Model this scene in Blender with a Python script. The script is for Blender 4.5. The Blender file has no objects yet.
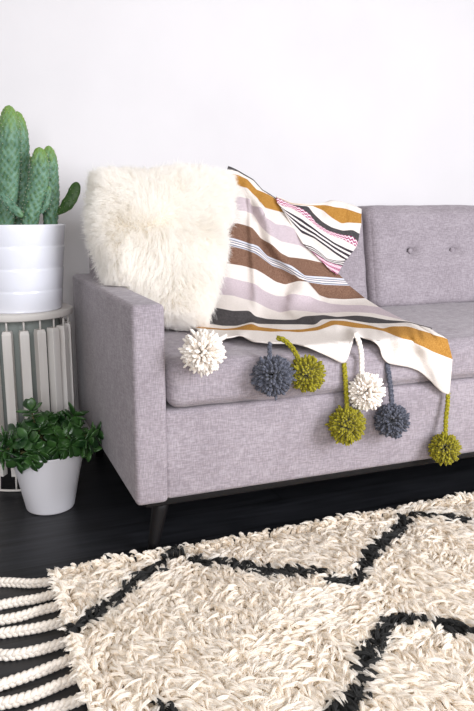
import bpy, bmesh, math, random
import numpy as np
from math import sin, cos, pi, radians, sqrt, exp
from mathutils import Vector, Matrix, noise
random.seed(7); rng = np.random.default_rng(7)
SC = bpy.context.scene
COL = SC.collection

# ------------------------------------------------------------ measured view
F_PX, YAW, PITCH, CAM_H = 700.0, radians(21.5), radians(11.7), 0.80
FWD = np.array([sin(YAW)*cos(PITCH), cos(YAW)*cos(PITCH), -sin(PITCH)])
RGT = np.array([cos(YAW), -sin(YAW), 0.0]); UPV = np.cross(RGT, FWD)
CAM = np.array([0, 0, CAM_H])
def ray(px, py): return FWD + RGT*(px-237)/F_PX - UPV*(py-355.5)/F_PX
def at(px, py, X=None, Y=None, Z=None):
    d = ray(px, py)
    t = X/d[0] if X is not None else Y/d[1] if Y is not None else (Z-CAM_H)/d[2]
    return CAM + d*t

# ------------------------------------------------------------ helpers
def srgb(r, g, b):
    f = lambda c: (c/255/12.92) if c/255 <= .04045 else ((c/255+.055)/1.055)**2.4
    return (f(r), f(g), f(b), 1)
def mesh_obj(name, verts, faces, mat=None, parent=None, smooth=True, midx=None, mats=None):
    me = bpy.data.meshes.new(name)
    me.from_pydata([tuple(map(float, v)) for v in verts], [], [tuple(map(int, f)) for f in faces])
    for m in (mats or ([mat] if mat else [])): me.materials.append(m)
    if midx is not None: me.polygons.foreach_set('material_index', np.array(midx, dtype=np.int32))
    me.polygons.foreach_set('use_smooth', [smooth]*len(me.polygons))
    me.update()
    o = bpy.data.objects.new(name, me); COL.objects.link(o)
    if parent: o.parent = parent
    return o
def mesh_np(name, V, Q, mats, parent=None, midx=None, smooth=True):
    """fast builder: V (n,3), Q (m,4) quads"""
    me = bpy.data.meshes.new(name)
    me.vertices.add(len(V)); me.vertices.foreach_set('co', V.astype(np.float32).ravel())
    me.loops.add(Q.size); me.loops.foreach_set('vertex_index', Q.astype(np.int32).ravel())
    me.polygons.add(len(Q))
    me.polygons.foreach_set('loop_start', np.arange(0, Q.size, 4, dtype=np.int32))
    me.polygons.foreach_set('loop_total', np.full(len(Q), 4, dtype=np.int32))
    for m in mats: me.materials.append(m)
    if midx is not None: me.polygons.foreach_set('material_index', midx.astype(np.int32))
    me.polygons.foreach_set('use_smooth', np.full(len(Q), smooth))
    me.update(calc_edges=True); me.validate()
    o = bpy.data.objects.new(name, me); COL.objects.link(o)
    if parent: o.parent = parent
    return o
def empty(name, loc, label, cat, group=None):
    o = bpy.data.objects.new(name, None); COL.objects.link(o)
    o.location = loc; o.empty_display_size = .05
    o['label'] = label; o['category'] = cat
    if group: o['group'] = group
    SHIFT[o.name] = Vector(loc)
    return o
SHIFT = {}
def settle():
    """children were built in world coordinates: undo the offset of their Empty"""
    bpy.context.view_layer.update()
    for o in list(COL.objects):
        if o.parent and o.parent.name in SHIFT:
            o.matrix_parent_inverse = Matrix.Translation(-SHIFT[o.parent.name])

def rbox(name, lo, hi, r, mat, parent, seg=4):
    bm = bmesh.new(); bmesh.ops.create_cube(bm, size=1)
    lo, hi = Vector(lo), Vector(hi)
    for v in bm.verts:
        v.co = Vector([(lo[i]+hi[i])/2 + v.co[i]*(hi[i]-lo[i]) for i in range(3)])
    bmesh.ops.bevel(bm, geom=bm.edges[:], offset=r, segments=seg, affect='EDGES', profile=.5)
    me = bpy.data.meshes.new(name); bm.to_mesh(me); bm.free()
    me.materials.append(mat)
    for p in me.polygons: p.use_smooth = True
    o = bpy.data.objects.new(name, me); COL.objects.link(o)
    if parent: o.parent = parent
    return o

def cube_surface(n):
    """unit cube surface grid with edge-weighted spacing"""
    s = np.array([-cos(pi*i/n) for i in range(n+1)]); s = .55*s + .45*np.linspace(-1, 1, n+1)
    idx = {}; V = []; Fc = []
    def vid(i, j, k):
        key = (i, j, k)
        if key not in idx: idx[key] = len(V); V.append((s[i], s[j], s[k]))
        return idx[key]
    for a in range(n):
        for b in range(n):
            for side in (0, n):
                q = [(a, b), (a+1, b), (a+1, b+1), (a, b+1)]
                if side == 0: q = q[::-1]
                Fc.append([vid(x, y, side) for x, y in q])
                Fc.append([vid(side, x, y) for x, y in q])
                Fc.append([vid(y, side, x) for x, y in q])
    return np.array(V), Fc
def soft_box(name, c, h, r, puff, mat, parent, n=40, shear=0.0, dents=(), wrinkle=.002, seed=0, tuck=0.0):
    """cushion: rounded box of half sizes h, bulged along each axis by puff, leaned in y by shear*z"""
    V, Fc = cube_surface(n); h = np.array(h); out = []
    for v in V:
        p = v*h
        q = np.clip(p, -(h-r), h-r); d = p-q; L = np.linalg.norm(d)
        p = q + d/L*r if L > 1e-9 else p
        w = np.clip(1-v*v, 0, 1)**.5
        e = np.array([puff[0]*w[1]*w[2]*v[0], puff[1]*w[0]*w[2]*v[1], puff[2]*w[0]*w[1]*v[2]])
        p = p+e
        g = noise.noise(Vector((p[0]*5+seed, p[1]*5, p[2]*5)))*wrinkle*2 + noise.noise(Vector((p[0]*16+seed, p[1]*16, p[2]*16)))*wrinkle
        p = p + v*g
        for (dx, dz, amp, sg) in dents:
            if v[1] < -.5:
                rr = ((p[0]-dx)**2+(p[2]-dz)**2)
                p[1] += amp*exp(-rr/sg**2) + amp*.35*exp(-((p[2]-dz)/.006)**2)*exp(-((p[0]-dx)/.035)**2) + amp*.5*exp(-rr/(sg*3)**2)
        p[1] += shear*p[2]
        out.append(p+np.array(c))
    return mesh_obj(name, out, Fc, mat, parent)

def frames(P):
    P = np.asarray(P, float); n = len(P)
    T = np.gradient(P, axis=0); T /= np.linalg.norm(T, axis=1)[:, None]+1e-12
    N = np.zeros_like(P); ref = np.array([0, 0, 1.]) if abs(T[0, 2]) < .9 else np.array([1., 0, 0])
    N[0] = np.cross(T[0], ref); N[0] /= np.linalg.norm(N[0])
    for i in range(1, n):
        v = N[i-1]-T[i]*(N[i-1]@T[i]); N[i] = v/(np.linalg.norm(v)+1e-12)
    return T, N, np.cross(T, N)
def tube(P, R, k=8, flat=1.0, cap=True):
    P = np.asarray(P, float); n = len(P); R = np.broadcast_to(np.asarray(R, float), (n,))
    T, N, B = frames(P); a = np.arange(k)*2*pi/k
    V = (P[:, None]+R[:, None, None]*(N[:, None]*np.cos(a)[None, :, None]+flat*B[:, None]*np.sin(a)[None, :, None])).reshape(-1, 3)
    F = [(i*k+j, i*k+(j+1) % k, (i+1)*k+(j+1) % k, (i+1)*k+j) for i in range(n-1) for j in range(k)]
    if cap:
        F.append(tuple(range(k))[::-1]); F.append(tuple((n-1)*k+j for j in range(k)))
    return V, F
class MB:
    def __init__(s): s.V = []; s.F = []; s.n = 0
    def add(s, VF):
        V, F = VF; s.V.append(np.asarray(V, float)); s.F += [tuple(i+s.n for i in f) for f in F]; s.n += len(V)
    def build(s, name, mat, parent=None, smooth=True): return mesh_obj(name, np.concatenate(s.V), s.F, mat, parent, smooth)
def lathe(prof, cx, cy, k=64):
    """prof: list of (r,z)"""
    V = [(cx+r*cos(2*pi*j/k), cy+r*sin(2*pi*j/k), z) for r, z in prof for j in range(k)]
    F = [(i*k+j, i*k+(j+1) % k, (i+1)*k+(j+1) % k, (i+1)*k+j) for i in range(len(prof)-1) for j in range(k)]
    return np.array(V), F
def smooth_path(pts, n=24):
    pts = np.array(pts, float)
    if len(pts) == 2: return np.linspace(pts[0], pts[1], n)
    P = np.vstack([2*pts[0]-pts[1], pts, 2*pts[-1]-pts[-2]]); out = []
    m = len(pts)-1
    for q in np.linspace(0, m-1e-6, n):
        i = int(q); t = q-i; a, b, c, d = P[i], P[i+1], P[i+2], P[i+3]
        out.append(.5*((2*b)+(-a+c)*t+(2*a-5*b+4*c-d)*t*t+(-a+3*b-3*c+d)*t**3))
    return np.array(out)

# ------------------------------------------------------------ materials
def mat(name, rgb, rough=.7, spec=.3, metal=0, sheen=0, coat=0):
    m = bpy.data.materials.new(name); m.use_nodes = True
    b = m.node_tree.nodes['Principled BSDF']
    b.inputs['Base Color'].default_value = rgb; b.inputs['Roughness'].default_value = rough
    b.inputs['Specular IOR Level'].default_value = spec; b.inputs['Metallic'].default_value = metal
    b.inputs['Sheen Weight'].default_value = sheen; b.inputs['Coat Weight'].default_value = coat
    return m
def nd(m, t, **k):
    n = m.node_tree.nodes.new(t)
    for a, v in k.items(): setattr(n, a, v)
    return n
def lk(m, a, b): m.node_tree.links.new(a, b)
def vary(m, c1, c2, scale=(1, 1, 1), nscale=10, detail=4, lo=.35, hi=.65, bump=0, bdist=.002, coord='Object', rough=.5):
    """noise mix of two colours + bump"""
    b = m.node_tree.nodes['Principled BSDF']
    tc = nd(m, 'ShaderNodeTexCoord'); mp = nd(m, 'ShaderNodeMapping'); mp.inputs['Scale'].default_value = scale
    no = nd(m, 'ShaderNodeTexNoise'); no.inputs['Scale'].default_value = nscale; no.inputs['Detail'].default_value = detail
    no.inputs['Roughness'].default_value = rough
    cr = nd(m, 'ShaderNodeValToRGB'); cr.color_ramp.elements[0].position = lo; cr.color_ramp.elements[1].position = hi
    cr.color_ramp.elements[0].color = c1; cr.color_ramp.elements[1].color = c2
    lk(m, tc.outputs[coord], mp.inputs[0]); lk(m, mp.outputs[0], no.inputs[0]); lk(m, no.outputs[0], cr.inputs[0]); lk(m, cr.outputs[0], b.inputs['Base Color'])
    if bump:
        bp = nd(m, 'ShaderNodeBump'); bp.inputs['Strength'].default_value = bump; bp.inputs['Distance'].default_value = bdist
        lk(m, no.outputs[0], bp.inputs['Height']); lk(m, bp.outputs[0], b.inputs['Normal'])
    return m

def linen(name, dark, mid, light):
    """heathered weave: stretched noises across and along"""
    m = mat(name, mid, .9, .15, sheen=.15); b = m.node_tree.nodes['Principled BSDF']
    tc = nd(m, 'ShaderNodeTexCoord'); outs = []
    for sc, ns in (((1, 1, 6), 62), ((7, 5, 1), 66), ((1, 1, 1), 14)):
        mp = nd(m, 'ShaderNodeMapping'); mp.inputs['Scale'].default_value = sc
        no = nd(m, 'ShaderNodeTexNoise'); no.inputs['Scale'].default_value = ns; no.inputs['Detail'].default_value = 3
        lk(m, tc.outputs['Object'], mp.inputs[0]); lk(m, mp.outputs[0], no.inputs[0]); outs.append(no.outputs[0])
    add = nd(m, 'ShaderNodeMath', operation='ADD'); lk(m, outs[0], add.inputs[0]); lk(m, outs[1], add.inputs[1])
    mul = nd(m, 'ShaderNodeMath', operation='MULTIPLY'); lk(m, add.outputs[0], mul.inputs[0]); mul.inputs[1].default_value = .36
    mad = nd(m, 'ShaderNodeMath', operation='MULTIPLY_ADD'); lk(m, outs[2], mad.inputs[0]); mad.inputs[1].default_value = .14; lk(m, mul.outputs[0], mad.inputs[2])
    cr = nd(m, 'ShaderNodeValToRGB'); e = cr.color_ramp.elements
    e[0].position = .36; e[0].color = dark; e[1].position = .66; e[1].color = light
    x = e.new(.5); x.color = mid
    lk(m, mad.outputs[0], cr.inputs[0]); lk(m, cr.outputs[0], b.inputs['Base Color'])
    bp = nd(m, 'ShaderNodeBump'); bp.inputs['Strength'].default_value = .35; bp.inputs['Distance'].default_value = .001
    lk(m, mul.outputs[0], bp.inputs['Height']); lk(m, bp.outputs[0], b.inputs['Normal'])
    return m
M_SOFA = linen('lilac_grey_linen', srgb(138, 129, 134), srgb(164, 155, 160), srgb(186, 178, 183))
M_DARKWOOD = mat('black_stained_wood', srgb(18, 16, 17), .5, .25)
M_WALL = vary(mat('white_wall_paint', srgb(238, 234, 230), .9, .2), srgb(221, 218, 218), srgb(225, 222, 222), nscale=3, bump=.03)
M_CERAMIC = mat('white_glazed_ceramic', srgb(232, 233, 240), .18, .5, coat=.4)
M_CERAMIC2 = mat('white_satin_ceramic', srgb(232, 230, 234), .4, .4)
M_METAL = mat('white_painted_metal', srgb(214, 209, 203), .5, .4)
M_SLAT = vary(mat('whitewashed_slat', srgb(225, 220, 214), .6, .3), srgb(220, 214, 208), srgb(232, 228, 223), scale=(1, 1, .1), nscale=40)
M_GAP_SHADE = mat('grey_green_gap_shade', srgb(140, 146, 142), .8, .2)  # shade between the stand slats, put in as a flat grey-green colour
M_SOIL = vary(mat('potting_soil', srgb(60, 45, 35), 1, .1), srgb(35, 26, 20), srgb(95, 78, 62), nscale=120, bump=1, bdist=.004)
# floor: near black boards running in depth
M_FLOOR = mat('black_floorboards', srgb(33, 34, 37), .42, .35)
def floor_nodes(m):
    b = m.node_tree.nodes['Principled BSDF']; tc = nd(m, 'ShaderNodeTexCoord')
    mp = nd(m, 'ShaderNodeMapping'); mp.inputs['Scale'].default_value = (1, 12, 1)
    no = nd(m, 'ShaderNodeTexNoise'); no.inputs['Scale'].default_value = 6; no.inputs['Detail'].default_value = 6
    cr = nd(m, 'ShaderNodeValToRGB'); cr.color_ramp.elements[0].color = srgb(22, 23, 26); cr.color_ramp.elements[1].color = srgb(42, 43, 47)
    cr.color_ramp.elements[0].position = .35; cr.color_ramp.elements[1].position = .7
    br = nd(m, 'ShaderNodeTexBrick'); br.inputs['Scale'].default_value = 1; br.inputs['Brick Width'].default_value = 1.6; br.inputs['Row Height'].default_value = .14
    br.inputs['Mortar Size'].default_value = .0025; br.inputs['Color1'].default_value = (1, 1, 1, 1); br.inputs['Color2'].default_value = (.85, .85, .85, 1); br.inputs['Mortar'].default_value = (.3, .3, .3, 1)
    mx = nd(m, 'ShaderNodeMix', data_type='RGBA', blend_type='MULTIPLY'); mx.inputs[0].default_value = 1
    lk(m, tc.outputs['Object'], mp.inputs[0]); lk(m, mp.outputs[0], no.inputs[0]); lk(m, no.outputs[0], cr.inputs[0]); lk(m, tc.outputs['Object'], br.inputs[0])
    lk(m, cr.outputs[0], mx.inputs[6]); lk(m, br.outputs[0], mx.inputs[7]); lk(m, mx.outputs[2], b.inputs['Base Color'])
    bp = nd(m, 'ShaderNodeBump'); bp.inputs['Strength'].default_value = .15; bp.inputs['Distance'].default_value = .001
    lk(m, no.outputs[0], bp.inputs['Height']); lk(m, bp.outputs[0], b.inputs['Normal'])
floor_nodes(M_FLOOR)
def translucent(name, col, tr=.35, rough=.8):
    m = bpy.data.materials.new(name); m.use_nodes = True; nt = m.node_tree; b = nt.nodes['Principled BSDF']
    b.inputs['Base Color'].default_value = col; b.inputs['Roughness'].default_value = rough; b.inputs['Specular IOR Level'].default_value = .15
    t = nd(m, 'ShaderNodeBsdfTranslucent'); t.inputs[0].default_value = col
    x = nd(m, 'ShaderNodeMixShader'); x.inputs[0].default_value = tr
    lk(m, b.outputs[0], x.inputs[1]); lk(m, t.outputs[0], x.inputs[2]); lk(m, x.outputs[0], nt.nodes['Material Output'].inputs[0])
    return m
M_FUR = translucent('cream_sheepskin_wool', srgb(255, 253, 249), .5)
M_HIDE = mat('cream_hide', srgb(238, 230, 215), .9, .1)
M_PILE_W = translucent('ivory_wool_pile', srgb(252, 246, 237), .35)
M_PILE_D = mat('charcoal_wool_pile', srgb(66, 66, 66), .9, .1)
M_RUGBASE = mat('ivory_rug_backing', srgb(215, 205, 190), .95, .1)
def yarn(name, a, b_): return vary(mat(name, a, .95, .1, sheen=.2), a, b_, nscale=220, detail=2, bump=.5, bdist=.001)
Y_WHITE = yarn('cream_yarn', srgb(236, 226, 214), srgb(250, 244, 236))
Y_GREY = yarn('slate_yarn', srgb(66, 68, 78), srgb(104, 106, 117))
Y_OLIVE = yarn('chartreuse_yarn', srgb(112, 106, 20), srgb(162, 152, 40))
Y_FRINGE = yarn('ivory_rope', srgb(222, 211, 197), srgb(242, 233, 221))
def cloth(name, a, b_):
    m = vary(mat(name, a, .95, .1), a, b_, nscale=350, detail=2, lo=.3, hi=.7, bump=.4, bdist=.0008)
    return m
C_WHITE = cloth('blanket_cream', srgb(216, 207, 199), srgb(232, 224, 216))
C_BLACK = cloth('blanket_charcoal', srgb(48, 46, 48), srgb(92, 88, 88))
C_MUST = cloth('blanket_mustard', srgb(154, 108, 46), srgb(188, 140, 72))
C_LILAC = cloth('blanket_lilac_grey', srgb(180, 166, 170), srgb(206, 192, 196))
C_BROWN = cloth('blanket_brown', srgb(98, 72, 58), srgb(142, 110, 92))
def uvstripe(name, cols, period, vscale=1.0, zig=0):
    """constant-interp stripes along UV v (v already 0..1 across the band)"""
    m = mat(name, cols[0][1], .95, .1); b = m.node_tree.nodes['Principled BSDF']
    uv = nd(m, 'ShaderNodeUVMap'); sp = nd(m, 'ShaderNodeSeparateXYZ'); lk(m, uv.outputs[0], sp.inputs[0])
    src = sp.outputs[1]
    if zig:
        s = nd(m, 'ShaderNodeMath', operation='MULTIPLY'); lk(m, sp.outputs[0], s.inputs[0]); s.inputs[1].default_value = zig
        p = nd(m, 'ShaderNodeMath', operation='PINGPONG'); lk(m, s.outputs[0], p.inputs[0]); p.inputs[1].default_value = 1
        q = nd(m, 'ShaderNodeMath', operation='MULTIPLY_ADD'); lk(m, p.outputs[0], q.inputs[0]); q.inputs[1].default_value = .3; lk(m, src, q.inputs[2]); src = q.outputs[0]
    mm = nd(m, 'ShaderNodeMath', operation='MULTIPLY'); lk(m, src, mm.inputs[0]); mm.inputs[1].default_value = period
    fr = nd(m, 'ShaderNodeMath', operation='FRACT'); lk(m, mm.outputs[0], fr.inputs[0])
    cr = nd(m, 'ShaderNodeValToRGB'); cr.color_ramp.interpolation = 'CONSTANT'; e = cr.color_ramp.elements
    e[0].position = 0; e[0].color = cols[0][1]; e[1].position = cols[1][0]; e[1].color = cols[1][1]
    for p_, c in cols[2:]: x = e.new(p_); x.color = c
    lk(m, fr.outputs[0], cr.inputs[0]); lk(m, cr.outputs[0], b.inputs['Base Color'])
    return m
wt = srgb(232, 225, 219)
C_BAND = uvstripe('blanket_blue_white_band', [(0, srgb(205, 208, 216)), (.22, srgb(120, 122, 134)), (.34, wt), (.46, srgb(128, 130, 144)), (.6, wt), (.76, srgb(120, 122, 134)), (.88, srgb(190, 192, 200))], 1)
C_THIN = uvstripe('blanket_thin_dark_lines', [(0, wt), (.45, srgb(62, 56, 62))], 3)
C_PINK = uvstripe('blanket_pink_zigzag', [(0, srgb(150, 52, 96)), (.5, srgb(238, 214, 220))], 2, zig=46)

# ------------------------------------------------------------ setting
Y0 = 1.451; WALL_Y = 2.43
fl = mesh_obj('floor', [(-3, -2.5, 0), (5, -2.5, 0), (5, WALL_Y+.1, 0), (-3, WALL_Y+.1, 0), (-3, -2.5, -.1), (5, -2.5, -.1), (5, WALL_Y+.1, -.1), (-3, WALL_Y+.1, -.1)],
              [(0, 1, 2, 3), (7, 6, 5, 4), (0, 4, 5, 1), (2, 6, 7, 3), (1, 5, 6, 2), (3, 7, 4, 0)], M_FLOOR, smooth=False)
fl['kind'] = 'structure'
wl = rbox('wall_back', (-3, WALL_Y, 0), (5, WALL_Y+.1, 2.7), .001, M_WALL, None, 1); wl['kind'] = 'structure'
for p in wl.data.polygons: p.use_smooth = False

# ------------------------------------------------------------ sofa
sofa = empty('sofa', (.33, Y0, 0), 'lilac-grey linen sofa with square arm and button-tufted back, standing against the white wall', 'sofa')
XL, XR = .33, 2.70
rbox('arm', (XL, Y0, .146), (XL+.075, 2.275, .603), .012, M_SOFA, sofa)
rbox('arm', (XR-.075, Y0, .15), (XR, 2.275, .603), .012, M_SOFA, sofa)
rbox('seat_base', (XL+.07, Y0+.006, .15), (XR-.07, 2.2, .36), .012, M_SOFA, sofa)
rbox('backrest_frame', (XL+.055, 2.165, .30), (XR-.055, 2.285, .765), .02, M_SOFA, sofa)
rbox('rail', (XL+.025, Y0+.02, .131), (XR-.02, 2.25, .152), .004, M_DARKWOOD, sofa)
sx0, sx1 = XL+.08, XR-.08
soft_box('seat_cushion', ((sx0+sx1)/2, (Y0+2.10)/2-.002, .415), ((sx1-sx0)/2, (2.10-Y0)/2, .053), .03, (0, .004, .012), M_SOFA, sofa, n=60, wrinkle=.0025)
def back_cushion(x0, x1, seed, dents=()):
    z0, z1 = .466, .815; c = ((x0+x1)/2, 2.135, (z0+z1)/2)
    return soft_box('back_cushion', c, ((x1-x0)/2, .072, (z1-z0)/2), .035, (.003, .016, .004), M_SOFA, sofa, n=70, shear=.20, dents=dents, wrinkle=.0022, seed=seed)
xc = 1.738
dn = [(x-xc, .662-.6405, .024, .011) for x in (1.468, 1.647, 1.826, 2.005)]
back_cushion(sx0, 1.290, 3)
bc = back_cushion(1.305, 2.17, 9, dn)
back_cushion(2.185, sx1, 14)
for x in (1.468, 1.647, 1.826, 2.005):
    V, F = lathe([(.0005, .007), (.005, .0065), (.009, .0035), (.0095, 0), (.007, -.004), (.0005, -.005)], 0, 0, 20)
    yb = 2.135-.072-.016+.20*(.662-.6405)+.0255
    W = np.column_stack([V[:, 0]+x, yb-V[:, 2], V[:, 1]+.662])
    mesh_obj('button', W, F, M_SOFA, bc)
def leg(top, bot):
    P = np.linspace(top, bot, 6); V, F = tube(P, np.linspace(.021, .012, 6), 20)
    mesh_obj('leg', V, F, M_DARKWOOD, sofa)
leg((.405, 1.515, .135), (.375, 1.475+.03, .001))
leg((XR-.075, 1.535, .125), (XR-.055, 1.50, .001))
leg((.405, 2.19, .125), (.385, 2.23, .001)); leg((XR-.075, 2.19, .125), (XR-.055, 2.23, .001))

# ------------------------------------------------------------ slatted plant stand
SX, SY = .148, 2.163
st = empty('plant_stand', (SX, SY, 0), 'round white slatted plant stand between the wall corner and the sofa arm', 'plant stand')
st['label'] = 'round white slatted metal plant stand left of the sofa arm'
mesh_obj('stand_top', *lathe([(.001, .517), (.158, .517), (.161, .5155), (.162, .512), (.162, .501), (.161, .498), (.001, .498)], SX, SY, 96), M_METAL, st)
mesh_obj('gap_shade_drum', *lathe([(.1225, .499), (.1225, .12), (.1205, .12), (.1205, .499)], SX, SY, 72), M_GAP_SHADE, st)  # drum added behind the slats so the gaps show a shaded grey
a = np.linspace(0, 2*pi, 97)
P = np.column_stack([SX+.158*np.cos(a), SY+.158*np.sin(a), np.full(97, .0045)])
mesh_obj('base_ring', *tube(P, .0035, 8, cap=False), M_METAL, st)
NS = 20
base_ang = math.atan2(-2.02, .06)   # towards the camera
for i in range(NS):
    a = -pi/2 + .35 + 2*pi*i/NS
    rad = np.array([cos(a), sin(a), 0]); tan = np.array([-sin(a), cos(a), 0]); c0 = np.array([SX, SY, 0])
    # slat: tapered box with wedge top
    V = []
    for z, w0, w1, r0, r1 in ((.045, .0125, .0125, .130, .155), (.460, .013, .013, .130, .156), (.470, .011, .011, .130, .153)):
        for (s, r, w) in ((-1, r0, w0), (1, r0, w0), (1, r1, w1), (-1, r1, w1)):
            V.append(c0+rad*r+tan*s*w+np.array([0, 0, z]))
    F = [(3, 2, 1, 0), (8, 9, 10, 11)]
    for L in (0, 4):
        for j in range(4): F.append((L+j, L+(j+1) % 4, L+4+(j+1) % 4, L+4+j))
    s_ = mesh_obj('slat', V, F, M_SLAT, st, smooth=False)
    bv = s_.modifiers.new('b', 'BEVEL'); bv.width = .0015; bv.segments = 2
    for p, q, w in (((.148, .465), (.148, .5), .003), ((.152, .048), (.157, .004), .0028)):
        mesh_obj('rod', *tube([c0+rad*p[0]+np.array([0, 0, p[1]]), c0+rad*q[0]+np.array([0, 0, q[1]])], w, 8), M_METAL, s_)

# ------------------------------------------------------------ cactus in white pot
PX, PY, PZ = .161, 2.138, .5175
pc = empty('potted_cactus', (PX, PY, PZ), 'tall green cactus in a ribbed white glazed pot on the slatted stand', 'potted plant')
zt = .762
prof = [(.001, PZ), (.112, PZ), (.1155, PZ+.003)]
rz = lambda z: .1145+(.1345-.1145)*(z-PZ)/(zt-PZ)
bands = [PZ+.003, .578, .640, .702, zt]
for i in range(4):
    z0, z1 = bands[i], bands[i+1]
    prof += [(rz(z0)-.000, z0+.001), (rz(z0)+.0012, z0+.005), (rz((z0+z1)/2)+.0014, (z0+z1)/2), (rz(z1)+.0012, z1-.006), (rz(z1)+.0010, z1-.003)]
    if i < 3: prof += [(rz(z1)+.0002, z1-.0005)]
prof += [(.1350, zt), (.133, zt+.0005), (.131, zt-.002), (.128, zt-.03), (.112, PZ+.02), (.001, PZ+.02)]
mesh_obj('pot', *lathe(prof, PX, PY, 96), M_CERAMIC, pc)
V, F = lathe([(.001, zt-.022), (.05, zt-.02), (.09, zt-.023), (.1275, zt-.026)], PX, PY, 48); mesh_obj('soil', V, F, M_SOIL, pc)
def cactus_mat(name, a, b_, tip, spots):
    m = mat(name, a, .5, .35); b = m.node_tree.nodes['Principled BSDF']
    at_ = nd(m, 'ShaderNodeAttribute'); at_.attribute_name = 'cac'
    sp = nd(m, 'ShaderNodeSeparateColor'); lk(m, at_.outputs['Color'], sp.inputs[0])
    m1 = nd(m, 'ShaderNodeMix', data_type='RGBA'); m1.inputs[6].default_value = a; m1.inputs[7].default_value = b_; lk(m, sp.outputs[0], m1.inputs[0])
    m2 = nd(m, 'ShaderNodeMix', data_type='RGBA'); lk(m, m1.outputs[2], m2.inputs[6]); m2.inputs[7].default_value = tip; lk(m, sp.outputs[1], m2.inputs[0])
    lk(m, m2.outputs[2], b.inputs['Base Color'])
    return m
M_CAC = cactus_mat('cactus_skin', srgb(44, 84, 66), srgb(108, 144, 122), srgb(122, 154, 58), 1)
M_CACD = cactus_mat('cactus_pad_skin', srgb(44, 74, 34), srgb(66, 96, 46), srgb(70, 104, 40), 1)
M_SPINE = mat('cactus_spines', srgb(226, 220, 196), .7, .2)
def stem(name, pts, w, depth, mat_, nk=9, pitch=.0105, tipg=1.0, base=.75, amp=.0022, parent=None, squash=1.0):
    """columnar stem with a lattice of raised areoles; pts in world"""
    L = smooth_path(pts, 90); n = len(L); K = 72
    seg = np.linalg.norm(np.diff(L, axis=0), axis=1); s = np.concatenate([[0], np.cumsum(seg)]); S = s[-1]
    t = s/S
    prof_ = (base+(1-base)*np.minimum(1, t/.35))*np.sqrt(np.clip(1-((np.clip(t, .70, 1)-.70)/.3)**2.2, 0, 1))
    prof_ = np.maximum(prof_, .02)
    T = np.gradient(L, axis=0); T /= np.linalg.norm(T, axis=1)[:, None]
    side = RGT[None]-T*(T@RGT)[:, None]; side /= np.linalg.norm(side, axis=1)[:, None]
    dep = np.cross(T, side)
    V = np.zeros((n, K, 3)); col = np.zeros((n, K, 4)); spines = MB()
    for i in range(n):
        for j in range(K):
            th = 2*pi*j/K
            u = nk*j/K; v = s[i]/pitch
            row = math.floor(v); best = 9
            for rr_ in (row, row+1):
                uu = u+(.5 if rr_ % 2 else 0); uu += .5*noise.noise(Vector((rr_*3.1, w*300, round(uu)*2.3))); du = uu-round(uu); dv = v-rr_+.5*noise.noise(Vector((round(uu)*1.7, rr_*2.9, w*200)))
                best = min(best, sqrt((du*1.25)**2+(dv*.62)**2))
            bmp = max(0, 1-best/.52); bmp = bmp*bmp*(3-2*bmp)
            g = noise.noise(Vector((th*2, s[i]*25, w*100)))
            r = prof_[i]*(1+.05*g)
            V[i, j] = L[i]+(w*r+amp*bmp*prof_[i])*cos(th)*side[i]+(depth*r+amp*bmp*prof_[i])*sin(th)*dep[i]
            col[i, j] = (max(0, min(1, .75*(1-bmp)+.55*noise.noise(Vector((th*1.5, s[i]*60, w*90)))+.1)), tipg*max(0, min(1, (t[i]-.78)/.3+.35*g)) + .30*bmp*tipg, 0, 1)
    V = V.reshape(-1, 3)
    F = [(i*K+j, i*K+(j+1) % K, (i+1)*K+(j+1) % K, (i+1)*K+j) for i in range(n-1) for j in range(K)]
    F.append(tuple((n-1)*K+j for j in range(K)))
    o = mesh_obj(name, V, F, mat_, parent or pc)
    ca = o.data.color_attributes.new('cac', 'FLOAT_COLOR', 'POINT'); ca.data.foreach_set('color', col.ravel())
    for rr_ in range(1, int(S/pitch)):
        i = min(n-1, int(np.searchsorted(s, rr_*pitch)))
        if prof_[i] < .15: continue
        for q in range(nk):
            j = ((q+(.5 if rr_ % 2 else 0))/nk % 1)*2*pi
            nrm = cos(j)*side[i]+sin(j)*dep[i]
            p0 = L[i]+w*prof_[i]*cos(j)*side[i]+depth*prof_[i]*sin(j)*dep[i]+nrm*amp*.7
            for _ in range(2):
                d = nrm+np.array([random.uniform(-.5, .5) for _ in range(3)]); d /= np.linalg.norm(d)
                spines.add(tube([p0, p0+d*.0035], [.0005, .0001], 3))
    if spines.n: spines.build('spines', M_SPINE, o)['kind'] = 'stuff'
    return o
zS = zt-.024
def cp(px, py, Y): return at(px, py, Y=Y)
def root_at(px, Y):
    d = ray(px, 226); p = CAM+d*(Y/d[1]); return np.array([p[0], p[1], zS])
stem('stem', [root_at(4, 2.12), cp(8, 190, 2.12), cp(9, 150, 2.115), cp(9, 105, 2.115)], .030, .026, M_CAC, nk=12, amp=.003)
stem('stem', [root_at(18, 2.145), cp(20, 190, 2.145), cp(19, 150, 2.145), cp(17, 111, 2.145)], .0275, .023, M_CAC, nk=11, amp=.003)
stem('stem', [root_at(-11, 2.14), cp(-13, 190, 2.14), cp(-9, 160, 2.14), cp(-7, 118, 2.14)], .026, .022, M_CAC, nk=11)
stem('stem', [root_at(28, 2.075), cp(33, 205, 2.075), cp(39, 180, 2.07), cp(39.5, 147, 2.07)], .0255, .022, M_CAC, nk=10, amp=.003)
stem('stem', [root_at(50, 2.11), cp(51, 200, 2.11), cp(50, 175, 2.11), cp(48.5, 145.5, 2.11)], .0225, .020, M_CAC, nk=9, amp=.003)
stem('stem', [root_at(31, 2.19), cp(31, 200, 2.19), cp(31, 180, 2.19), cp(30, 156, 2.19)], .016, .016, M_CAC, nk=8)
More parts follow.
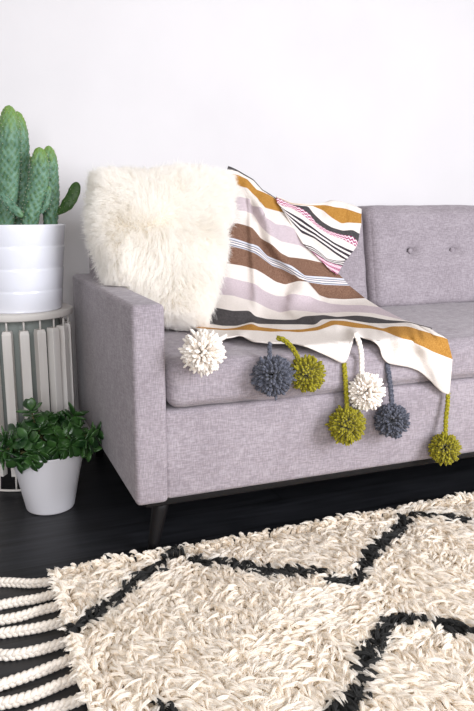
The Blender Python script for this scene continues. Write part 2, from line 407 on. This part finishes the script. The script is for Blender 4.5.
stem('pad', [cp(57, 214, 2.10), cp(65, 207, 2.09), cp(72, 197, 2.085), cp(77.5, 182, 2.085)], .0170, .007, M_CACD, nk=6, tipg=.2, base=.3, amp=.0007)
stem('pad', [cp(1, 194, 2.075), cp(8, 203, 2.065), cp(15, 210, 2.055), cp(23, 217, 2.05)], .0125, .007, M_CAC, nk=6, tipg=.4, base=.6, amp=.001)
stem('pad', [cp(41, 213, 2.062), cp(46, 205, 2.06), cp(48, 197, 2.06), cp(49, 186, 2.062)], .009, .006, M_CAC, nk=6, tipg=.7, base=.5, amp=.001)

# ------------------------------------------------------------ jade plant
JX, JY = .184, 1.872
jd = empty('potted_jade_plant', (JX, JY, 0), 'bushy dark green jade plant in a plain white tapered pot on the black floor', 'potted plant')
jd['label'] = 'leafy jade plant in a plain white tapered pot on the floor'
mesh_obj('pot', *lathe([(.001, 0), (.059, 0), (.063, .002), (.065, .006), (.080, .08), (.0975, .163), (.0985, .166), (.0975, .168), (.096, .167), (.0945, .160), (.06, .03), (.001, .03)], JX, JY, 80), M_CERAMIC2, jd)
V, F = lathe([(.001, .15), (.04, .151), (.091, .148)], JX, JY, 40); mesh_obj('soil', V, F, M_SOIL, jd)
M_LEAF = vary(mat('jade_leaf', srgb(46, 82, 42), .3, .5), srgb(26, 56, 26), srgb(66, 104, 50), nscale=24, detail=2)
M_STEM = mat('jade_stem', srgb(92, 90, 56), .7, .2)
def leaf(c, d, up, L, W):
    """thick obovate succulent leaf from base c along d"""
    d = d/np.linalg.norm(d); s = np.cross(d, up); s /= np.linalg.norm(s)+1e-9; u = np.cross(s, d)
    n, k = 9, 10; V = []; F = []
    for i in range(n):
        t = i/(n-1); w = W*.5*max(.07, (sin(pi*min(1, t)**1.35)**.75 if 0 < t < 1 else 0))
        th = .0030*sin(pi*(.1+.86*t))**.6+.0003
        for j in range(k):
            a = 2*pi*j/k
            V.append(c+d*L*t+s*w*cos(a)+u*(th*sin(a)+.16*L*(t*t)*-1*.4+.18*w*cos(a)**2))
        if i:
            F += [((i-1)*k+j, (i-1)*k+(j+1) % k, i*k+(j+1) % k, i*k+j) for j in range(k)]
    F.append(tuple(range(k))[::-1]); F.append(tuple((n-1)*k+j for j in range(k)))
    return np.array(V), F
lm, sm = MB(), MB()
tips = []
for i in range(36):
    a = i*2.39996; q = sqrt((i+.5)/36)
    rr_ = .105*q; hh = .238-.062*q**2.0 + random.uniform(-.016, .014)
    tips.append((JX+rr_*cos(a)*1.0, JY+rr_*sin(a)*.95, hh))
tips += [tuple(at(32, 412, Y=1.85)), tuple(at(95, 433, Y=1.86)), tuple(at(6, 440, Y=1.86)), tuple(at(4, 452, Y=1.85)), tuple(at(74, 416, Y=1.90)), tuple(at(28, 458, Y=1.79)), tuple(at(88, 441, Y=1.80))]
for (x, y, z) in tips:
    tip = np.array([x, y, z]); b0 = np.array([JX+(x-JX)*.25, JY+(y-JY)*.25, .15])
    mid = (tip+b0)/2+np.array([(x-JX)*.18, (y-JY)*.18, .02])
    P = smooth_path([b0, mid, tip], 8); sm.add(tube(P, np.linspace(.004, .0022, 8), 6))
    D = P[-1]-P[-3]; D /= np.linalg.norm(D)
    for lev in range(3):
        p = P[-1-lev]; ph = random.uniform(0, pi)
        for q in range(2 if lev else 4):
            a = ph+lev*pi/2+q*(pi if lev else pi/2)
            e1 = np.cross(D, [0.3, .1, 1]); e1 /= np.linalg.norm(e1); e2 = np.cross(D, e1)
            el = random.uniform(.15, .6) if lev else random.uniform(.5, 1.1)
            dd = (e1*cos(a)+e2*sin(a))*1.0+D*el+np.array([0, 0, -.12])
            lm.add(leaf(p, dd, D, random.uniform(.036, .050), random.uniform(.023, .030)))
lm.add(leaf(at(31, 411, Y=1.84), np.array([.1, 0, 1.]), np.array([0, -1., .2]), .036, .026))
lm.add(leaf(at(34, 462, Y=1.785), np.array([-1, -.2, -.35]), np.array([0, -.5, .7]), .036, .020))
lm.build('leaves', M_LEAF, jd); sm.build('stems', M_STEM, jd)

# ------------------------------------------------------------ sheepskin pillow
pil = empty('sheepskin_pillow', (.56, 1.95, .48), 'square fluffy cream sheepskin pillow leaning against the sofa back in the arm corner', 'pillow')
TL, TR = at(89, 178, Y=2.0), at(230, 177, Y=1.99)
BL, BR = at(126, 296, Y=1.83), at(200, 318, Y=1.80)
BL[2] = .56
BL = at(108, 276, Y=1.87); BR = at(202, 321, Y=1.79)
BM = at(160, 312, Y=1.80)
V, Fc = cube_surface(26); W = []
nrm = np.cross(TR-TL, BL-TL); nrm /= np.linalg.norm(nrm)
if nrm[1] > 0: nrm = -nrm
for v in V:
    a, b, c = v
    # round the outline
    k = 1-.07*(a*a*b*b)
    a2, b2 = a*k, b*k
    u, w = (a2+1)/2, (b2+1)/2
    p = (TL*(1-u)+TR*u)*w+(BL*(1-u)+BR*u)*(1-w)
    p = p + (np.array([0, 0, -.035]))*(1-w)*max(0, sin(pi*u))
    th = .012+.055*((1-a*a)*(1-b*b))**.35
    W.append(p+nrm*th*(c)*1.0)
W = np.array(W)
pb = mesh_obj('pillow_cover', W, Fc, M_HIDE, pil)
# fur
me = pb.data; me.calc_loop_triangles()
tris = np.array([t.vertices[:] for t in me.loop_triangles]); A, B_, C_ = W[tris[:, 0]], W[tris[:, 1]], W[tris[:, 2]]
N_ = np.cross(B_-A, C_-A); area = np.linalg.norm(N_, axis=1)/2; N_ = N_/(2*area[:, None]+1e-12)
cen = W.mean(0); flip = np.sign(((A-cen)*N_).sum(1)); N_ *= np.where(flip == 0, 1, flip)[:, None]
def sample(n):
    i = rng.choice(len(area), n, p=area/area.sum()); u, v = rng.random(n), rng.random(n)
    m_ = u+v > 1; u[m_], v[m_] = 1-u[m_], 1-v[m_]
    return A[i]+(B_[i]-A[i])*u[:, None]+(C_[i]-A[i])*v[:, None], N_[i]
NC, NF = 2600, 80000
cpnt, cn = sample(NC); fp, fn = sample(NF)
def flow(P, N, L, jit):
    # wool parts from the pillow centre outwards and falls
    out = P-(cen+np.array([0, 0, .02])); out -= N*(out*N).sum(1)[:, None]; out /= np.linalg.norm(out, axis=1)[:, None]+.05
    g = np.array([[noise.noise(Vector(p*11)), noise.noise(Vector(p*11+7)), noise.noise(Vector(p*11+13))] for p in P])
    d = N*.6+out*.9+g*.8+np.array([0, 0, -.18])+rng.normal(0, jit, P.shape)
    return d/np.linalg.norm(d, axis=1)[:, None]
cd = flow(cpnt, cn, 1, .12); cl = rng.uniform(.030, .048, NC); ctip = cpnt+cd*cl[:, None]
near = np.zeros(NF, int)
for s in range(0, NF, 4000):
    near[s:s+4000] = ((fp[s:s+4000, None]-cpnt[None])**2).sum(2).argmin(1)
fd = flow(fp, fn, 1, .22); fl_ = cl[near]*rng.uniform(.75, 1.12, NF)*np.where(rng.random(NF) < .12, 1.35, 1)
own = fp+fd*fl_[:, None]; cu = rng.uniform(.15, .7, NF)[:, None]
tipp = own*(1-cu)+(ctip[near]+(own-ctip[near])*.12)*cu
NPt = 5; pts = np.zeros((NF, NPt, 3))
for q in range(NPt):
    t = q/(NPt-1)
    pts[:, q] = fp*(1-t)+tipp*t + fn*(t*(1-t))[..., None]*.022 if False else fp*(1-t)+tipp*t+fn*.022*t*(1-t)
pts[:, :, 2] -= .004*(np.linspace(0, 1, NPt)**2)
# keep wool out of the arm and the seat
ina = (pts[:, :, 0] < .408) & (pts[:, :, 2] < .607) & (pts[:, :, 0] > .325) & (pts[:, :, 1] < 2.27)
pts[:, :, 2] = np.where(ina & (pts[:, :, 2] > .57), .607, pts[:, :, 2]); pts[:, :, 0] = np.where(ina & (pts[:, :, 2] <= .57), .408, pts[:, :, 0])
pts[:, :, 2] = np.maximum(pts[:, :, 2], .479)
hc = bpy.data.hair_curves.new('fur'); hc.add_curves([NPt]*NF)
hc.attributes['position'].data.foreach_set('vector', pts.astype(np.float32).ravel())
ra = hc.attributes.get('radius') or hc.attributes.new('radius', 'FLOAT', 'POINT')
ra.data.foreach_set('value', np.tile(np.array([.00042, .0004, .00034, .00024, .00006], dtype=np.float32), NF))
hc.materials.append(M_FUR)
fo = bpy.data.objects.new('fur', hc); COL.objects.link(fo); fo.parent = pil; fo['kind'] = 'stuff'

# ------------------------------------------------------------ striped blanket
bl = empty('throw_blanket', (.9, 1.7, .47), 'striped cream, brown, mustard and charcoal woven throw draped over the sofa back and seat', 'blanket')
ZS = .483
def surf_t(d, off):
    tY = (Y0-.006-off-CAM[1])/d[1]; tZ = (ZS+off-CAM_H)/d[2] if d[2] < -1e-4 else 1e9
    yb, sl = 2.010-off, .20    # back cushion face
    # Y = yb + sl*(z-.47)
    tB = (yb+sl*(CAM_H-.47))/(d[1]-sl*d[2])
    return min(max(tY, tZ), tB)
def interp_row(row, us):
    row = [r if len(r) == 3 else (r[0], r[1], None) for r in row]
    xl, xr = row[0][0], row[-1][0]
    U = np.array([r[2] if r[2] is not None else (r[0]-xl)/(xr-xl) for r in row])
    X = np.array([r[0] for r in row]); Y = np.array([r[1] for r in row])
    # monotone-ish smooth: cosine softened linear
    return np.interp(us, U, X), np.interp(us, U, Y)
def build_sheet(name, rows, bands, off, NU, sub, ridges, mats, parent, nseed=0, wob=.0025, extra=None):
    us = np.linspace(0, 1, NU+1)
    keyX, keyY = zip(*[interp_row(r, us) for r in rows]); keyX, keyY = np.array(keyX), np.array(keyY)
    ker = np.array([1, 2, 3, 2, 1.]); ker /= ker.sum()
    for K_ in (keyX, keyY):
        for i in range(len(K_)):
            e = np.concatenate([[K_[i, 0]]*2, K_[i], [K_[i, -1]]*2]); sm_ = np.convolve(e, ker, 'valid'); sm_[0] = K_[i, 0]; sm_[-1] = K_[i, -1]; K_[i] = sm_
    GX, GY, band, VV = [], [], [], []
    for r in range(len(rows)-1):
        n = sub[r]
        for q in range(n):
            t = q/n; GX.append(keyX[r]*(1-t)+keyX[r+1]*t); GY.append(keyY[r]*(1-t)+keyY[r+1]*t); band.append(bands[r]); VV.append((t, (q+1)/n))
    GX.append(keyX[-1]); GY.append(keyY[-1]); GX, GY = np.array(GX), np.array(GY)
    n, m = GX.shape
    D = np.array([[ray(GX[i, j], GY[i, j]) for j in range(m)] for i in range(n)])
    TS = np.array([[surf_t(D[i, j], off) for j in range(m)] for i in range(n)]); T_ = TS.copy()
    for _ in range(60):
        S_ = T_.copy()
        S_[1:-1] = (T_[:-2]+T_[2:]+T_[1:-1])/3
        S_[:, 1:-1] = .7*S_[:, 1:-1]+.15*(S_[:, :-2]+S_[:, 2:])
        T_ = np.minimum(TS, S_)
    for i in range(n):
        for j in range(m):
            x, y = GX[i, j], GY[i, j]; dd = 0
            for poly, wd, amp in ridges:
                best = 1e9
                for (ax, ay), (bx, by) in zip(poly[:-1], poly[1:]):
                    L2 = (bx-ax)**2+(by-ay)**2; tt = max(0, min(1, ((x-ax)*(bx-ax)+(y-ay)*(by-ay))/L2))
                    best = min(best, math.hypot(x-ax-tt*(bx-ax), y-ay-tt*(by-ay)))
                dd += amp*exp(-(best/wd)**2)
            nz = noise.noise(Vector((x*.03+nseed, y*.022, 0)))*wob*2.5+noise.noise(Vector((x*.08+nseed, y*.05, 3)))*wob
            T_[i, j] -= max(dd+max(nz, -.001), 0)/np.linalg.norm(D[i, j]) if dd > -1e-9 else 0
    V = (CAM[None, None]+D*T_[..., None])
    Q, mi, uv = [], [], []
    for i in range(n-1):
        for j in range(m-1):
            Q.append((i*m+j, (i+1)*m+j, (i+1)*m+j+1, i*m+j+1)); mi.append(band[i])
            v0, v1 = VV[i]; uv += [(us[j], v0), (us[j], v1), (us[j+1], v1), (us[j+1], v0)]
    o = mesh_np(name, V.reshape(-1, 3), np.array(Q), mats, parent, np.array(mi))
    ul = o.data.uv_layers.new(name='UVMap'); ul.data.foreach_set('uv', np.array(uv, dtype=np.float32).ravel())
    so = o.modifiers.new('thick', 'SOLIDIFY'); so.thickness = .0032; so.offset = 1; 
    return o, (GX, GY, V)
MATS = [C_WHITE, C_BLACK, C_MUST, C_LILAC, C_BROWN, C_BAND, C_THIN, C_PINK]
W_, K_, MU, LI, BR_, BA, TH, PK = range(8)
rowsA = [
 [(228,166.5),(231,167.5),(238,171),(253,180),(262,190),(275,198),(284,204)],            # outline
 [(227,170),(231,170),(238,172.2),(253,181.2),(262,191),(275,199),(285,205)],            # below dark corner
 [(222,172),(239,175.5),(247,180),(256,190),(268,195),(278,201),(287,208)],          # mustard top
 [(222,184),(239,186),(247,188),(251,193),(258,200),(264,208),(275,211),(292,215)],  # mustard bottom
 [(220,195),(239,197),(250,199),(252,205.6),(260.5,207),(265,217),(275,224.5),(285,225.5),(291,227.5),(299,233),(322,254)],
 [(218,209),(236,210),(248,212),(256,217),(260.5,225.5),(271,236),(280,241.7),(299,245.5),(316,253),(326,260)],
 [(214,221),(234,222.7),(250,226.5),(260.5,238),(271,243.5),(280,253),(288,257.5),(306.6,259.5),(323.7,263.3),(339,274)],
 [(212,236),(232,238),(250,243.5),(258,246.5),(267,256),(280,260),(291,266),(304,276),(325,277),(343,278.5)],
 [(210,244),(230,246),(250,251),(260,257),(272,266),(282,268.5),(291,273),(302,282),(325,285),(349,286)],
 [(208,262),(230,264),(242.5,266),(254,269),(263,274),(275,282),(285,285),(299,281),(308.5,283),(318,295.5),(327.5,299),(342.7,300),(365,299)],
 [(206,276),(226,277.5),(240.5,281),(254,284),(263,291),(275,296.5),(285,297.3),(291,294.6),(306.6,295.5),(318,301),(330,304.5),(345,306),(362,306),(379,308)],
 [(202,294),(221.6,295.6),(233,296.5),(244.4,300),(254,302),(267,309),(280,313.6),(291,311),(304.7,312),(318,314),(333,313.6),(348,312.7),(372,314),(405,321.5)],
 [(200,307),(218,309),(233,312),(250,311.5),(253.4,317),(267,320),(285,321),(298,320.5),(303,317.4),(324,316),(337,318),(356,316.5),(370,317.8),(387,321),(408,322.7),(431,328.8)],
 [(196,322),(204.5,324),(223.5,327),(237,327),(252,323),(257,325),(285,325.5),(299,325.5),(316,326),(321,320.5),(343,320),(370,324.2),(389,324.6),(408,323.5),(432,330)],
 [(196,326),(205,328.5),(225,330),(236,329),(252,324.5),(258,328),(285,331),(303,330.5),(318,328),(331,321.5),(344.6,322),(370,326.5),(383,330),(391,327.5),(408,327.5),(419,331),(447,339.5)],
 [(196,329),(206,330),(225,331.5),(240,331),(256,331.6),(271,333),(285,332.5),(299,333.5),(318,331.6),(335,325.5),(356,329),(370,329.6),(383,332),(400,339),(412,341),(432.7,352),(452,359)],
 [(199,333,0),(214,335,.06),(222,339,.10),(232,338,.13),(241,335.5,.16),(252,342,.2),(270,344,.28),(294,344,.37),(309,348,.43),(328,356.5,.5),(342,363.5,.55),(346,363,.563),(350,350,.59),(353,337,.605),(357,334.5,.62),(361,338,.64),(373,341,.69),(380,347,.71),(380.5,356,.73),(387,363.5,.755),(408,367,.83),(419,371,.87),(431,381,.92),(441,392,.965),(448.5,394.7,1)],
]
bandsA = [K_, W_, MU, W_, LI, W_, BR_, BA, BR_, W_, LI, W_, K_, W_, MU, W_]
subA = [2, 2, 4, 4, 5, 4, 5, 4, 7, 5, 6, 4, 3, 2, 3, 16]
ridA = [([(262,203),(272,240),(288,262),(302,279),(306,290)], 8, .034), ([(250,222),(254,268),(256,300),(252,322)], 5, .014), ([(249,200),(251,230),(254,268),(256,300)], 2.2, .007), ([(270,243),(280,258),(292,268),(303,281),(318,297)], 2.6, .008), ([(291,296),(289,310),(300,324)], 2.5, .007), ([(330,300),(352,312),(380,322)], 6, .010),
        ([(296,292),(292,310),(303,322),(318,322)], 7, .022), ([(318,325),(334,322),(352,331)], 6, .022), ([(226,340),(241,334),(254,325)], 5, .018),
        ([(258,330),(300,331),(335,328)], 5, .014), ([(385,332),(412,338),(425,345)], 8, .018), ([(247,185),(262,215)], 5, .014), ([(400,345),(398,366)], 7, .014), ([(425,350),(438,380)], 7, .016)]
shA, gA = build_sheet('blanket_cloth', rowsA, bandsA, .004, 150, subA, ridA, MATS, bl, 1, wob=.0045)
rowsB = [
 [(276,196.5),(280,198),(291,203),(304,204),(312,204),(324,203),(331,200.5),(341,201.5),(352,205),(361,209)],
 [(276,197),(281,199),(292,204),(304,205.3),(311,205.6),(323.7,205.4),(337,207.5),(346.5,209),(361,214)],            # mustard top
 [(276,197.2),(281,199.3),(292,204.5),(304,205.6),(312,206.2),(323.7,211),(333,219),(341,223.7),(348,222.7),(361,223.5)],  # mustard bottom
 [(276,197.5),(281,199.6),(292,205),(301,206),(307.5,206.6),(313,214),(322,222),(331,227.5),(342.6,231),(352,230),(359,234)],  # dark top
 [(276,198),(281,200),(290,204.5),(300,208),(308.5,214),(316,223.7),(327.5,231),(341,235),(352,236.5),(357.5,242)],   # dark bottom
 [(277,203),(282,206),(291,208),(299,212),(308.5,220),(318,228.4),(329,235),(342.6,239.5),(356,247)],                 # pink bottom
 [(279,205),(283,208),(292,212),(301,216),(310,223.5),(320,232),(335,242),(354,249.5)],                                     # white
 [(284,213),(291,222),(301,233),(314,238),(322,244),(335,254),(345,261)],                                             # thin end
 [(302,243),(310,245),(318,250),(327,258),(336,260),(345,260)],                                                         # plain white end
 [(311,251),(317,255),(326,261),(334,264),(342,266)],
 [(331,271),(334,272.5),(337,275)],
]
bandsB = [W_, MU, W_, K_, PK, W_, TH, W_, TH, PK]
subB = [3, 5, 4, 5, 4, 3, 6, 6, 4, 4]
ridB = [([(341,204),(340,224)], 4, -.010), ([(334,203),(328,212)], 6, .016), ([(300,207),(312,228),(330,248)], 7, .016), ([(352,212),(348,245)], 5, .006), ([(345,203),(357,208)], 4, .008)]
shB, gB = build_sheet('folded_corner', rowsB, bandsB, .018, 90, subB, ridB, MATS, bl, 5)

# pompoms
def pompom(name, c, R, ymat, parent, seed, nst=480):
    r_ = np.random.default_rng(seed); mb = MB(); c = np.array(c)
    n = nst
    for i in range(n):
        z = 1-2*(i+.5)/n; ph = i*2.39996+r_.normal(0, .1); rr_ = sqrt(1-z*z)
        d = np.array([rr_*cos(ph), rr_*sin(ph), z])+r_.normal(0, .07, 3); d /= np.linalg.norm(d)
        tn = np.cross(d, r_.normal(0, 1, 3)); tn /= np.linalg.norm(tn)
        Ln = R*r_.uniform(.84, 1.10); bend = r_.normal(0, .15)*R
        P = [c+d*Ln*t+tn*bend*t*t*1.5 for t in (.35, .65, .86, .96, 1.0)]
        w = R*.074*r_.uniform(.85, 1.2)
        mb.add(tube(P, [w*.6, w*.9, w*1.05, w*.85, w*.3], 5))
    return mb.build(name, ymat, parent)
def braid(pts, R, n=None, pitch=None, k=6, steps=12):
    C = smooth_path(pts, 60); seg = np.linalg.norm(np.diff(C, axis=0), axis=1); L = seg.sum(); pitch = pitch or R*5.2
    turns = L/pitch; n = max(24, int(turns*steps)); s = np.concatenate([[0], np.cumsum(seg)])
    q = np.linspace(0, L, n); P = np.column_stack([np.interp(q, s, C[:, i]) for i in range(3)])
    T, N, B = frames(P); mb = MB()
    for j in range(3):
        ph = 2*pi*q/pitch+j*2*pi/3
        Q = P+N*(np.sin(2*ph)*R*.28)[:, None]+B*(np.sin(ph)*R*.55)[:, None]
        mb.add(tube(Q, R*.56, k))
    return mb
def on_front(px, py, off): return at(px, py, Y=Y0-off)
PP = [ # pompom centre, radius px, cord px path (px,py,Y-offset from front), yarn, word
 ((203,352,None),.0465,[(224,337,-.045),(217,341,-.035),(210,346,-.03)],Y_WHITE,'cream pompom resting on the seat edge'),
 ((273,376,.034),.0465,[(270,343,.004),(269.5,350,.012),(271,364,.026)],Y_GREY,'slate grey pompom'),
 ((307,374,.030),.041,[(277,338,.000),(284,340,.012),(293,349,.022),(301,364,.026)],Y_OLIVE,'chartreuse pompom on a curled cord'),
 ((347,425,.036),.044,[(344,363,.008),(345,375,.014),(346,390,.018),(347,410,.03)],Y_OLIVE,'chartreuse pompom under the cloth corner'),
 ((366,392,.032),.0445,[(355,333,.012),(359,342,.016),(361.5,356,.018),(362,376,.026)],Y_WHITE,'cream pompom on a braided cord'),
 ((392,421,.034),.042,[(387,363,.006),(389,376,.012),(391,392,.016),(392,408,.028)],Y_GREY,'slate grey pompom below the cloth edge'),
 ((445,449,.034),.0395,[(448,393,.010),(447.5,405,.014),(446,418,.018),(445.5,434,.028)],Y_OLIVE,'chartreuse pompom hanging lowest'),
]
for i, (c, R, path, ym, lab) in enumerate(PP):
    c3 = at(c[0], c[1], Z=.501) if c[2] is None else on_front(c[0], c[1], c[2])
    pts_ = [on_front(x, y, o) for x, y, o in path]+[c3]
    if c[2] is None: pts_ = [at(226, 336, Z=.492), at(219, 340, Z=.496), at(211, 345, Z=.502), c3]
    cord = braid(pts_, .0062 if ym is not Y_GREY else .0068).build('tassel_cord', ym, bl)
    cord['label'] = {Y_WHITE: 'cream', Y_GREY: 'slate grey', Y_OLIVE: 'chartreuse'}[ym]+' braided yarn cord'
    pm = pompom('pompom', c3, R, ym, cord, i); pm['label'] = lab
    
# ------------------------------------------------------------ shag rug
rug = empty('shag_rug', (1.0, 1.1, 0), 'ivory shag rug with charcoal zigzag lines and braided fringe on the black floor', 'rug')
rug['label'] = 'ivory shag rug with charcoal zigzag lines and braided fringe'
RX0, RX1, RY0, RY1 = .141, 1.95, .52, 1.458
rbox('rug_backing', (RX0, RY0, .0005), (RX1, RY1, .012), .004, M_RUGBASE, rug, 2)
# charcoal lines (zigzag diamonds) traced on the pile, world xy
ZL = [[at(*p, Z=.03)[:2] for p in ((70,634),(84,622),(110,602),(135,580),(160,562),(176,552))],
      [at(*p, Z=.03)[:2] for p in ((193,559),(225,563),(262,569),(290,571),(318,572))],
      [at(*p, Z=.03)[:2] for p in ((333,579),(352,582),(362,574),(370,558),(384,540),(398,528),(414,512),(440,515),(474,520),(500,535))],
      [at(*p, Z=.03)[:2] for p in ((316,735),(332,716),(352,700),(364,680),(370,655),(382,632),(392,618),(425,619),(474,630),(520,645))],
      [at(*p, Z=.03)[:2] for p in ((155,716),(170,708),(176,740))]]
def dline(x, y):
    best = 9
    for L in ZL:
        for a, b in zip(L[:-1], L[1:]):
            l2 = ((b-a)**2).sum(); t = max(0, min(1, ((x-a[0])*(b[0]-a[0])+(y-a[1])*(b[1]-a[1]))/l2))
            best = min(best, math.hypot(x-a[0]-t*(b[0]-a[0]), y-a[1]-t*(b[1]-a[1])))
    return best
sp = .0079
xs = np.arange(RX0+.004, RX1, sp); ys = np.arange(RY0, RY1, sp)
gx, gy = np.meshgrid(xs, ys); gx = gx.ravel()+rng.uniform(-.5, .5, gx.size)*sp; gy = gy.ravel()+rng.uniform(-.5, .5, gy.size)*sp
NT = len(gx); ang = np.array([noise.noise(Vector((x*5, y*5, 1)))*1.6+noise.noise(Vector((x*16, y*16, 4)))*1.3 for x, y in zip(gx, gy)])-1.9+rng.normal(0, .35, NT)
Lk = rng.uniform(.030, .046, NT); tilt = np.radians(np.clip(rng.normal(67, 11, NT), 20, 85))
edge = (gy > RY1-.02); tilt[edge] *= .35
edl = (gx < RX0+.02); ang[edl] = pi+rng.normal(0, .8, edl.sum()); tilt[edl] = np.radians(28)
hx, hy = np.cos(ang), np.sin(ang)
dark = np.array([dline(x, y)+rng.normal(0, .004) < .0142 for x, y in zip(gx+Lk*hx*np.sin(tilt)*.75, gy+Lk*hy*np.sin(tilt)*.75)])
NR, NH = 5, 15
t = np.linspace(0, 1, NR)
hor = np.sin(tilt)[:, None]*(t[None]*.55+.70*t[None]**2); ver = np.cos(tilt)[:, None]*t[None]+.32*np.sin(pi*t*.85)[None]-.14*t[None]**3
tw = rng.normal(0, .22, NT)[:, None]*np.sin(pi*1.3*t)[None]
cx_ = gx[:, None]+Lk[:, None]*(hx[:, None]*hor-hy[:, None]*tw*.6); cy_ = gy[:, None]+Lk[:, None]*(hy[:, None]*hor+hx[:, None]*tw*.6); cz_ = .010+Lk[:, None]*ver*.8
Cn = np.stack([cx_, cy_, cz_], -1)
wl_ = rng.uniform(.0030, .0058, NT)
S_ = np.stack([-hy, hx, np.zeros(NT)], -1); U_ = np.stack([-hx*.5, -hy*.5, np.full(NT, .8)], -1)
ph = rng.uniform(0, 2*pi, (NT, NH)); rr_ = np.sqrt(rng.random((NT, NH)))*wl_[:, None]
prf = np.array([.55, 1.0, 1.05, .75, .22])
off_ = (S_[:, None]*(np.cos(ph)*rr_)[..., None]+.6*U_[:, None]*(np.sin(ph)*rr_)[..., None])     # NT,NH,3
Hc = Cn[:, None]+off_[:, :, None]*prf[None, None, :, None]
lenj = rng.uniform(.82, 1.08, (NT, NH))
Hc[:, :, 4] = Hc[:, :, 3]+(Hc[:, :, 4]-Hc[:, :, 3])*((lenj-.8)*4)[..., None]
Hc += rng.normal(0, .0006, Hc.shape)
Hc[..., 2] = np.maximum(Hc[..., 2], .003)
Hc = Hc.reshape(-1, 3); NHT = NT*NH
hp = bpy.data.hair_curves.new('pile'); hp.add_curves([NR]*NHT)
hp.attributes['position'].data.foreach_set('vector', Hc.astype(np.float32).ravel())
ra = hp.attributes.get('radius') or hp.attributes.new('radius', 'FLOAT', 'POINT')
ra.data.foreach_set('value', np.tile(np.array([.0011, .00115, .0011, .0009, .0003], dtype=np.float32), NHT))
dk = hp.attributes.new('charcoal', 'FLOAT', 'CURVE'); dk.data.foreach_set('value', np.repeat(dark.astype(np.float32), NH))
mp_ = bpy.data.materials.new('wool_pile'); mp_.use_nodes = True; nb = mp_.node_tree.nodes['Principled BSDF']
nb.inputs['Roughness'].default_value = .9; nb.inputs['Specular IOR Level'].default_value = .1
an = nd(mp_, 'ShaderNodeAttribute'); an.attribute_name = 'charcoal'
hi_ = nd(mp_, 'ShaderNodeHairInfo'); rc = nd(mp_, 'ShaderNodeMix', data_type='RGBA'); rc.inputs[6].default_value = srgb(248, 240, 228); rc.inputs[7].default_value = srgb(255, 251, 243)
lk(mp_, hi_.outputs['Random'], rc.inputs[0])
mc = nd(mp_, 'ShaderNodeMix', data_type='RGBA'); lk(mp_, an.outputs['Fac'], mc.inputs[0]); lk(mp_, rc.outputs[2], mc.inputs[6]); mc.inputs[7].default_value = srgb(68, 68, 67)
lk(mp_, mc.outputs[2], nb.inputs['Base Color'])
tr = nd(mp_, 'ShaderNodeBsdfTranslucent'); lk(mp_, mc.outputs[2], tr.inputs[0]); ms = nd(mp_, 'ShaderNodeMixShader'); ms.inputs[0].default_value = .45
lk(mp_, nb.outputs[0], ms.inputs[1]); lk(mp_, tr.outputs[0], ms.inputs[2]); lk(mp_, ms.outputs[0], mp_.node_tree.nodes['Material Output'].inputs[0])
hp.materials.append(mp_)
po = bpy.data.objects.new('pile', hp); COL.objects.link(po); po.parent = rug; po['kind'] = 'stuff'
FR = [[(50,582),(30,583.5),(12,582.5),(-12,582)], [(54,594),(36,599),(16,602),(-10,607)], [(58,606),(38,611),(18,617),(-10,622)], [(62,622),(42,627),(22,630.5),(-12,635)],
      [(67,641),(50,647),(30,652),(10,655),(-16,654)], [(73,658),(54,666),(32,674.5),(10,682),(-16,690)], [(79,676),(56,686),(32,696),(10,702),(-18,706)], [(84,698),(62,706),(40,713),(16,722),(-14,730)]]
for f in FR:
    braid([at(x, y, Z=.0095) for x, y in f], .0102, pitch=.033).build('fringe_braid', Y_FRINGE, rug)

settle()

# ------------------------------------------------------------ light
def area(name, loc, target, sx, sy, power, col):
    l = bpy.data.lights.new(name, 'AREA'); l.shape = 'RECTANGLE'; l.size, l.size_y = sx, sy; l.energy = power; l.color = col
    o = bpy.data.objects.new(name, l); COL.objects.link(o); o.location = loc
    o.rotation_euler = (Vector(target)-Vector(loc)).to_track_quat('-Z', 'Y').to_euler()
    return o
area('window_daylight_side', (2.3, -1.2, 1.45), (.8, 1.8, .4), 1.5, 1.6, 120, (.91, .925, 1.0))
area('window_daylight_front', (-.5, -1.9, 1.5), (.5, 1.8, .4), 1.8, 1.7, 74, (.94, .95, 1.0))
w = bpy.data.worlds.new('World'); SC.world = w; w.use_nodes = True
bg = w.node_tree.nodes['Background']; bg.inputs[0].default_value = (1.0, .95, .90, 1); bg.inputs[1].default_value = .36

cam = bpy.data.cameras.new('camera'); cam.sensor_fit = 'VERTICAL'; cam.sensor_height = 36; cam.lens = F_PX/711*36
co = bpy.data.objects.new('camera', cam); COL.objects.link(co)
co.matrix_world = Matrix(((RGT[0], UPV[0], -FWD[0], 0), (RGT[1], UPV[1], -FWD[1], 0), (RGT[2], UPV[2], -FWD[2], CAM_H), (0, 0, 0, 1)))
cam.clip_start = .02
SC.camera = co
SC.cycles.max_bounces = 16; SC.cycles.diffuse_bounces = 8; SC.cycles.transmission_bounces = 12
SC.view_settings.view_transform = 'Standard'; SC.view_settings.look = 'None'; SC.view_settings.gamma = 1; SC.view_settings.use_curve_mapping = False
SC.view_settings.exposure = 0.12
